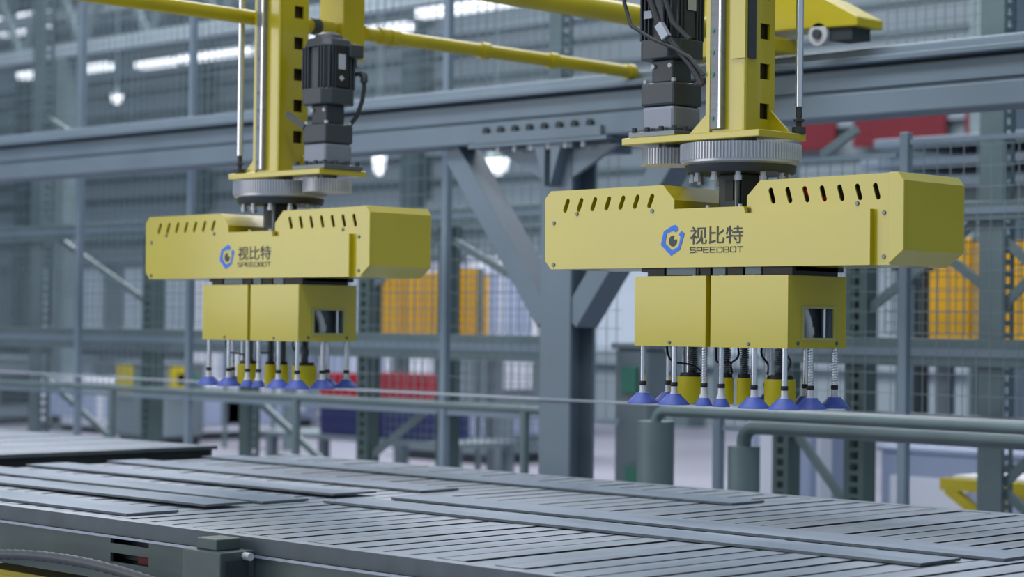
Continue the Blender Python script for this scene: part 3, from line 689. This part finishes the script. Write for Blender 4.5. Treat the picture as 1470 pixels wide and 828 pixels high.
def machine(name, X0, X1, Y0, Y1, z1, mt, label, feats=(), cat='machine'):
    t = thing(name, (X0, Y0, 0), label, cat)
    w, d = X1-X0, Y1-Y0
    MB().box(.04, w-.04, .04, d-.04, 0, .1).build('plinth', 'machine_dark', t)
    MB().box(0, w, 0, d, .1, z1).build('housing', mt, t, bevel=.02)
    MB().box(-.02, w+.02, -.02, d+.02, z1, z1+.04).build('top_cover', mt, t, bevel=.01)
    for (nm_, a, b_, c_, d_, m2) in feats: MB().box(a, b_, -.03, .0, c_, d_).build(nm_, m2, t, bevel=.004)
    for (nm_, a, b_, c_, d_, m2) in (feats[:2] if w > .4 else ()): MB().box(w, w+.03, .1*d+a*.2, .1*d+a*.2+(b_-a)*.7, c_, d_).build(nm_, m2, t, bevel=.004)
    return t
machine('white_machine', -24.3, -20.9, 15.5, 17.0, .66, 'machine_white', 'long low white machine on the floor at the far left', [('door_panel', .2, 1.4, .2, .55, 'machine'), ('door_panel', 1.6, 3.1, .2, .55, 'machine')])
machine('tall_cabinet', -24.6, -22.9, 18.2, 19.2, 2.2, 'machine', 'tall pale blue cabinet behind the left rack', [('door', .08, .8, .2, 2.1, 'machine_white'), ('door', .9, 1.62, .2, 2.1, 'machine_white')], 'cabinet')
machine('tall_cabinet', -21.4, -20.0, 18.0, 19.0, 2.25, 'machine_white', 'tall white cabinet seen between the fence posts left of the gripper', [('door', .1, .65, .2, 2.1, 'machine'), ('door', .75, 1.3, .2, 2.1, 'machine')], 'cabinet')
machine('tall_cabinet', -20.2, -18.9, 19.6, 20.6, 2.35, 'machine_white', 'white double cabinet seen just left of the column', [('door', .1, .6, .2, 2.2, 'machine'), ('door', .7, 1.2, .2, 2.2, 'machine')], 'cabinet')
machine('pale_machine', -8.85, -8.35, 11.3, 11.8, .90, 'machine', 'pale blue machine block behind the guard rail posts', [('hatch', .1, .3, .3, .8, 'machine_white')])
machine('pale_machine', -8.2, -6.7, 11.9, 12.2, .66, 'machine', 'wide pale blue machine below the right orange cover', [('hatch', .1, .7, .3, .5, 'machine_white'), ('slot', .8, 1.4, .55, .62, 'machine_dark')])
machine('control_box', -8.72, -8.45, 9.75, 9.95, 1.35, 'machine_grey', 'grey control box with green panels right of the column', [('green_panel', .08, .2, 1.08, 1.24, 'green'), ('green_panel', .12, .22, .52, .62, 'green'), ('dark_panel', .02, .25, .3, .45, 'machine_dark')], 'control box')
machine('dark_cabinet', -8.40, -8.20, 12.35, 12.5, 1.9, 'machine_dark', 'dark upright cabinet left of the right orange cover', [('door', .03, .17, .3, 1.8, 'machine_grey')], 'cabinet')
machine('press_frame', -17.2, -15.6, 15.5, 17, 1.25, 'machine_grey', 'grey machine block on the floor behind the rack left of the column', [('hatch', .1, .7, .8, 1.15, 'machine_white'), ('hatch', .9, 1.5, .3, .6, 'machine')])
machine('green_machine', -21.2, -20.2, 14.6, 15.2, .95, 'machine_grey', 'grey machine with green panels under the left gripper', [('yellow_panel', .08, .4, .6, .94, 'yellow_bridge'), ('green_panel', .5, .95, .72, .86, 'green')])
machine('long_bench', -30, -25.5, 15.4, 17.2, .9, 'machine_grey', 'long grey bench at the far left edge', [('panel', .3, 2, .3, .7, 'machine_dark'), ('panel', 2.4, 4, .3, .7, 'machine')], 'bench')

yf = thing('floor_stand', (-6.75, 10.4, 0), 'yellow low frame with a slanted strut behind the right rack', 'stand')
for y in (0, .55):
    MB().box(0, 2.2, y, y+.06, .56, .63).build('top_bar', 'yellow_bridge', yf)
    MB().bar((.04, y+.03, .57), (.36, y+.03, .36), .05, .06).build('strut', 'yellow_bridge', yf)
    for x in (.33, 1.9): MB().box(x, x+.08, y, y+.06, 0, .56).build('leg', 'yellow_bridge', yf)
MB().box(.05, 2.15, .06, .55, .60, .645).build('table_slab', 'machine_white', yf)

# stacked plates on a mezzanine frame at the right, red banners on the back wall
mz = thing('plate_shelf', (-10, 14, 0), 'pale stacked plates on a raised frame at the upper right', 'shelf')
for i, z in enumerate((2.62, 2.78, 2.93)): MB().box(.2*i, 5, -.1*i, 1.0, z, z+.07).build('plate', 'fence', mz, bevel=.01)
for x in (.3, 2.4, 4.6):
    MB().box(x, x+.1, .3, .4, 0, 2.62).build('leg', 'rack', mz)
MB().box(0, 5, .2, .9, 2.5, 2.62).build('shelf_beam', 'rack', mz)
for i, (x0, x1) in enumerate(((-18.6, -17.2), (-16.9, -15.4), (-15.1, -13.8))):
    o = thing('wall_banner', (x0, 23.8, 4.0), ['left', 'middle', 'right'][i] + ' red banner on the far wall below the rail beam at upper right', 'banner', 'red banners on the far wall')
    MB().box(0, x1-x0, 0, .04, 0, .62).build('banner_sheet', 'redwall', o)
    MB().box(-.02, x1-x0+.02, -.02, .05, .62, .68).build('banner_bar', 'rack', o)
pp = thing('roof_post', (-12.55, 20, 0), 'pale square roof post at the upper right', 'post'); MB().box(0, .42, 0, .4, 0, 9).build('post_shaft', 'fence', pp); MB().box(-.1, .52, -.1, .5, 0, .03).build('base_plate', 'fence', pp)

# lit linear lamps and round lamps hanging in the hall behind
def linear(x0, x1, Y, z, label, h=.12):
    t = thing('linear_lamp', (x0, Y, z), label, 'lamp', 'linear hall lamps')
    MB().box(0, x1-x0, 0, .2, 0, h).build('lamp_tube', 'lamp', t)
    MB().box(-.02, x1-x0+.02, -.02, .22, h, h+.05).build('lamp_housing', 'rack', t)
    for x in (.2, x1-x0-.2): MB().cyl((x, .1, h+.05), (x, .1, 11-z), .01, 6).build('hanger', 'rack', t)
for (a, b_, z, l) in ((-32.2, -31.8, 5.75, 'shortest linear lamp at the far left'), (-30.9, -29.5, 5.72, 'first long linear lamp above the left rack'), (-28.6, -27.7, 5.65, 'linear lamp left of the round white lamp'), (-27.5, -25.7, 5.66, 'linear lamp beside the left gripper lift rod'),
                      (-25.4, -22.0, 5.70, 'linear lamp hidden partly by the left mast')):
    linear(a, b_, 20, z, 'lit ' + l, .11)
linear(-22.3, -20.2, 20.5, 5.95, 'lit linear lamp between the two yellow bridge tubes', .13)
linear(-33.9, -32.4, 20.6, 6.72, 'lit linear lamp in the upper left corner', .35)
def round_lamp(x, Y, z, r, h, label):
    t = thing('high_bay_lamp', (x, Y, z), label, 'lamp', 'high bay lamps')
    MB().lathe((0, 0, 0), [(r*.45, 0), (r*.8, h*.3), (r, h)], 16).build('lamp_lens', 'lamp', t, 40)
    MB().lathe((0, 0, 0), [(r*1.02, h), (r*.5, h*1.5), (r*.4, h*1.8)], 16).build('lamp_cap', 'rack', t, 40)
    MB().cyl((0, 0, h*1.7), (0, 0, 11-z), .015, 6).build('hanger', 'rack', t)
round_lamp(-18.1, 18, 3.33, .17, .2, 'bright bowl-shaped lamp seen above the knee brace')
round_lamp(-20.25, 18, 3.42, .09, .26, 'narrow bright lamp right of the left gear plate')
round_lamp(-26.2, 18, 4.74, .09, .13, 'small round bright lamp at the upper left')

# roof trusses of the hall, far behind
for i, (Y, z) in enumerate(((15.5, 5.0), (19, 6.4))):
    t = thing('roof_truss', (-40, Y, z), ['lower', 'upper'][i] + ' grey roof truss running across the far hall', 'truss')
    MB().box(0, 50, 0, .18, 0, .18).build('bottom_chord', 'girt', t); MB().box(0, 50, 0, .18, 1.2, 1.38).build('top_chord', 'girt', t)
    for k in range(33):
        MB().bar((k*1.5, .09, .1), (k*1.5+.75, .09, 1.25), .08, .08).build('web', 'rack', t); MB().bar((k*1.5+.75, .09, 1.25), (k*1.5+1.5, .09, .1), .08, .08).build('web', 'rack', t)
    for x in (4, 16, 28, 40): MB().box(x, x+.25, 0, .2, -z, 0).build('truss_post', 'rack', t)

# thin cable line strung behind the grippers
o = MB().tube([(-13.6+i*.79, 7.674, 1.135-.02*math.sin(PI*i/20)) for i in range(21)], .006, 6).build('guide_wire', 'label', None, 60)
tag(o, 'thin pale wire stretched level behind the suction cups', 'wire')
